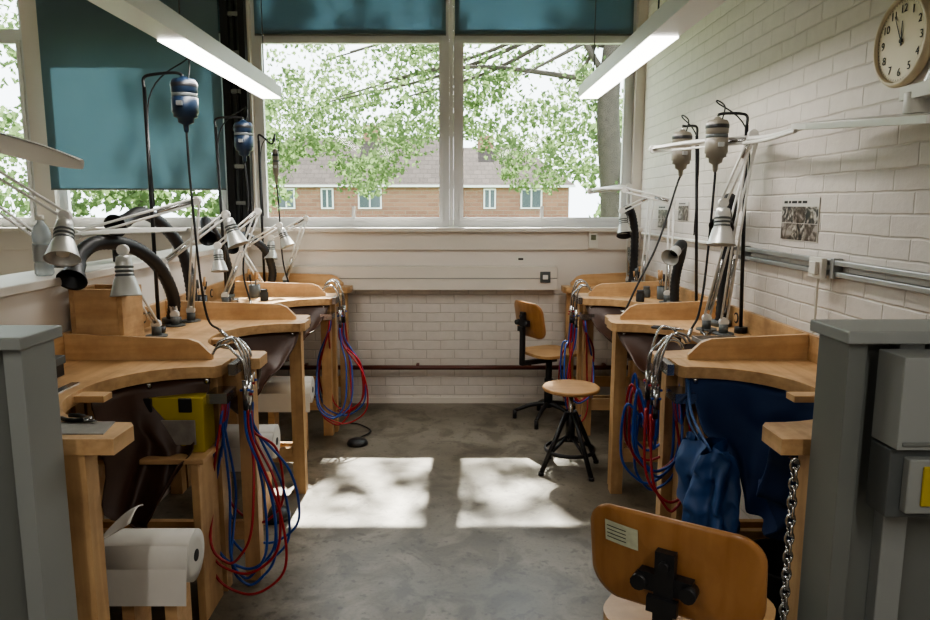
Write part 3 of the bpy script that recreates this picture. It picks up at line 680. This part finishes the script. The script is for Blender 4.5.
# ------------------------------------------------------------ outside
B('lawn_ground').box((-60,YB+.3,-.35),(60,90,-.25),'grass').done()
def house(hx0,hx1,hy,wins,zr,ins0,ins1,chim):
    h=B('brick_house')
    h.box((hx0,hy,-.25),(hx1,hy+9,2.9),'hbrick')
    def quad(*ps,k='slate'): h._f([h.bm.faces.new([h.bm.verts.new(V(q)) for q in ps])],k)
    ex=.35; ym=hy+4.5
    quad((hx0-ex,hy-ex,2.85),(hx1+ex,hy-ex,2.85),(hx1-ins1,ym,zr),(hx0+ins0,ym,zr))
    quad((hx1+ex,hy+9+ex,2.85),(hx0-ex,hy+9+ex,2.85),(hx0+ins0,ym,zr),(hx1-ins1,ym,zr))
    quad((hx1+ex,hy-ex,2.85),(hx1+ex,hy+9+ex,2.85),(hx1-ins1,ym,zr)); quad((hx0-ex,hy-ex,2.85),(hx0-ex,hy+9+ex,2.85),(hx0+ins0,ym,zr))
    h.box((hx0-ex,hy-ex,2.72),(hx1+ex,hy-ex+.1,2.86),'frame')
    h.box((chim,ym-.4,zr-.4),(chim+1.1,ym+.4,zr+.8),'hbrick')
    for x,wd in wins:
        h.box((x-wd/2,hy-.08,1.35),(x+wd/2,hy,2.65),'frame')
        for i in range(2):
            a=x-wd/2+.1+i*(wd-.1)/2; h.box((a,hy-.1,1.45),(a+(wd-.1)/2-.1,hy-.08,2.55),'hglass')
    h.done(normals=False)
house(-11.9,-.7,45,((-10.7,1.1),(-8.1,.8),(-5.4,1.5)),6.2,.3,.3,-6.3)
house(.0,7.4,46,((2.25,.8),(4.95,1.4)),5.6,.3,2.6,1.6)
def tree(name,tx,ty,tr,clusters,seed,branches,top=9):
    r=random.Random(seed); t=B(name)
    t.tube([(tx,ty,-.3),(tx+.05,ty,1.5),(tx-.1,ty,3.4),(tx+.1,ty,6),(tx,ty,top)],(tr*1.2,tr*.5),'bark',12,6)
    for pts,rad in branches: t.tube(pts,(rad,rad*.25),'bark',8,6)
    i=t.mi('leaf'); bm=t.bm
    for (c,rad,n,ls) in clusters:
        c=V(c)
        for _ in range(n):
            while True:
                p=V((r.uniform(-1,1),r.uniform(-1,1),r.uniform(-1,1)))
                if p.length<=1: break
            p=c+V((p.x*rad,p.y*rad,p.z*rad*.7)); s=ls*r.uniform(.6,1.3)
            n1=V((r.uniform(-1,1),r.uniform(-1,1),r.uniform(-.6,1))).normalized(); u=n1.orthogonal().normalized(); w=n1.cross(u)
            a=r.uniform(0,6.28); u,w=u*math.cos(a)+w*math.sin(a),w*math.cos(a)-u*math.sin(a)
            vs=[bm.verts.new(p+q) for q in(-u*s*.55,-u*s*.1-w*s*.5,u*s*.2-w*s*.25,u*s*.6,u*s*.2+w*s*.25,-u*s*.1+w*s*.5)]
            f=bm.faces.new(vs); f.material_index=i
    return t.done(normals=False)
r=random.Random(11)
cl=[]
for _ in range(700):
    y=r.uniform(12,19); d_=y
    x=r.uniform(-1,1)*.33*d_
    u_=x/d_
    hang=.05+.11*noise.noise(V((u_*9,1.7,0)))
    z=1.6+d_*(hang+abs(r.gauss(0,1))*.10)
    if .20<u_<.245 and r.random()<.75: continue
    cl.append(((x,y,z),r.uniform(.18,.5),r.randint(16,40),.09))
for _ in range(150):
    y=r.uniform(12,20); x=r.uniform(-14,-6); cl.append(((x,y,r.uniform(1.8,8)),r.uniform(.5,.9),50,.13))
for _ in range(95):
    y=r.uniform(9,13); z=3+(y-5.5)*1.22+r.uniform(-1.8,.9); cl.append(((r.uniform(-2.2,2.2),y,z),r.uniform(.12,.4),18,.13))
# unseen leaf clumps added on the sun path to shade the stool
for _ in range(46):
    y=r.uniform(9.2,10.8); z=.35+(y-4.05)*1.213+r.uniform(-.75,.75)
    cl.append(((r.uniform(.80,1.7),y,z),r.uniform(.18,.28),42,.13))
br=[([(2.75,12.5,8.6),(2.0,11.3,8.7),(1.1,10.0,7.7)],.06)]
for k in range(18):
    ex_,ey,ez=r.uniform(-5.5,4),r.uniform(12,15),r.uniform(3.6,6.0)
    br.append(([(2.72,12.5,r.uniform(3.2,5.5)),((2.7+ex_)/2,(12.5+ey)/2,ez+.4),(ex_,ey,ez)],.055))
tree('plane_tree',2.75,12.5,.22,cl,5,br)
cl=[]
for _ in range(60): cl.append(((r.uniform(-17,-7.5),r.uniform(24,30),r.uniform(1,6)),1.,60,.3))
for _ in range(60): cl.append(((r.uniform(5.5,14),r.uniform(24,30),r.uniform(1.,6)),1.,60,.3))
tree('oak_tree',-12,27,.3,cl,6,[])

# ------------------------------------------------------------ sun / world
el=math.radians(50.5)
s=bpy.data.lights.new('sun','SUN'); s.energy=40; s.angle=math.radians(.8); s.color=(1,.95,.87)
o=bpy.data.objects.new('sun',s); sc.collection.objects.link(o)
dirv=V((-.012,-math.cos(el),-math.sin(el))); o.rotation_euler=dirv.to_track_quat('-Z','Y').to_euler(); o.location=(0,20,20)
w=bpy.data.worlds.new('sky'); sc.world=w; w.use_nodes=True
nt=w.node_tree; bg=nt.nodes['Background']; bg.inputs['Color'].default_value=(.88,.94,1,1); bg.inputs['Strength'].default_value=4.8
for x0,x1 in((-1.5,1.36),(-4.9,-1.78)):
    l=bpy.data.lights.new('window_portal','AREA'); l.shape='RECTANGLE'; l.size=x1-x0; l.size_y=1.45; l.cycles.is_portal=True
    o=bpy.data.objects.new('window_portal',l); o.location=((x0+x1)/2,YB+.2,2.16); o.rotation_euler=(math.radians(-90),0,0); sc.collection.objects.link(o)

# ------------------------------------------------------------ camera
cam=bpy.data.cameras.new('camera'); co=bpy.data.objects.new('camera',cam); sc.collection.objects.link(co); sc.camera=co
cam.sensor_width=36; cam.lens=27.1; cam.shift_x=.01075
co.location=(0,0,1.6); co.rotation_euler=(math.radians(90-8.53),0,0)
sc.view_settings.view_transform='AgX'
sc.view_settings.look='AgX - Medium High Contrast'
sc.view_settings.exposure=0.15
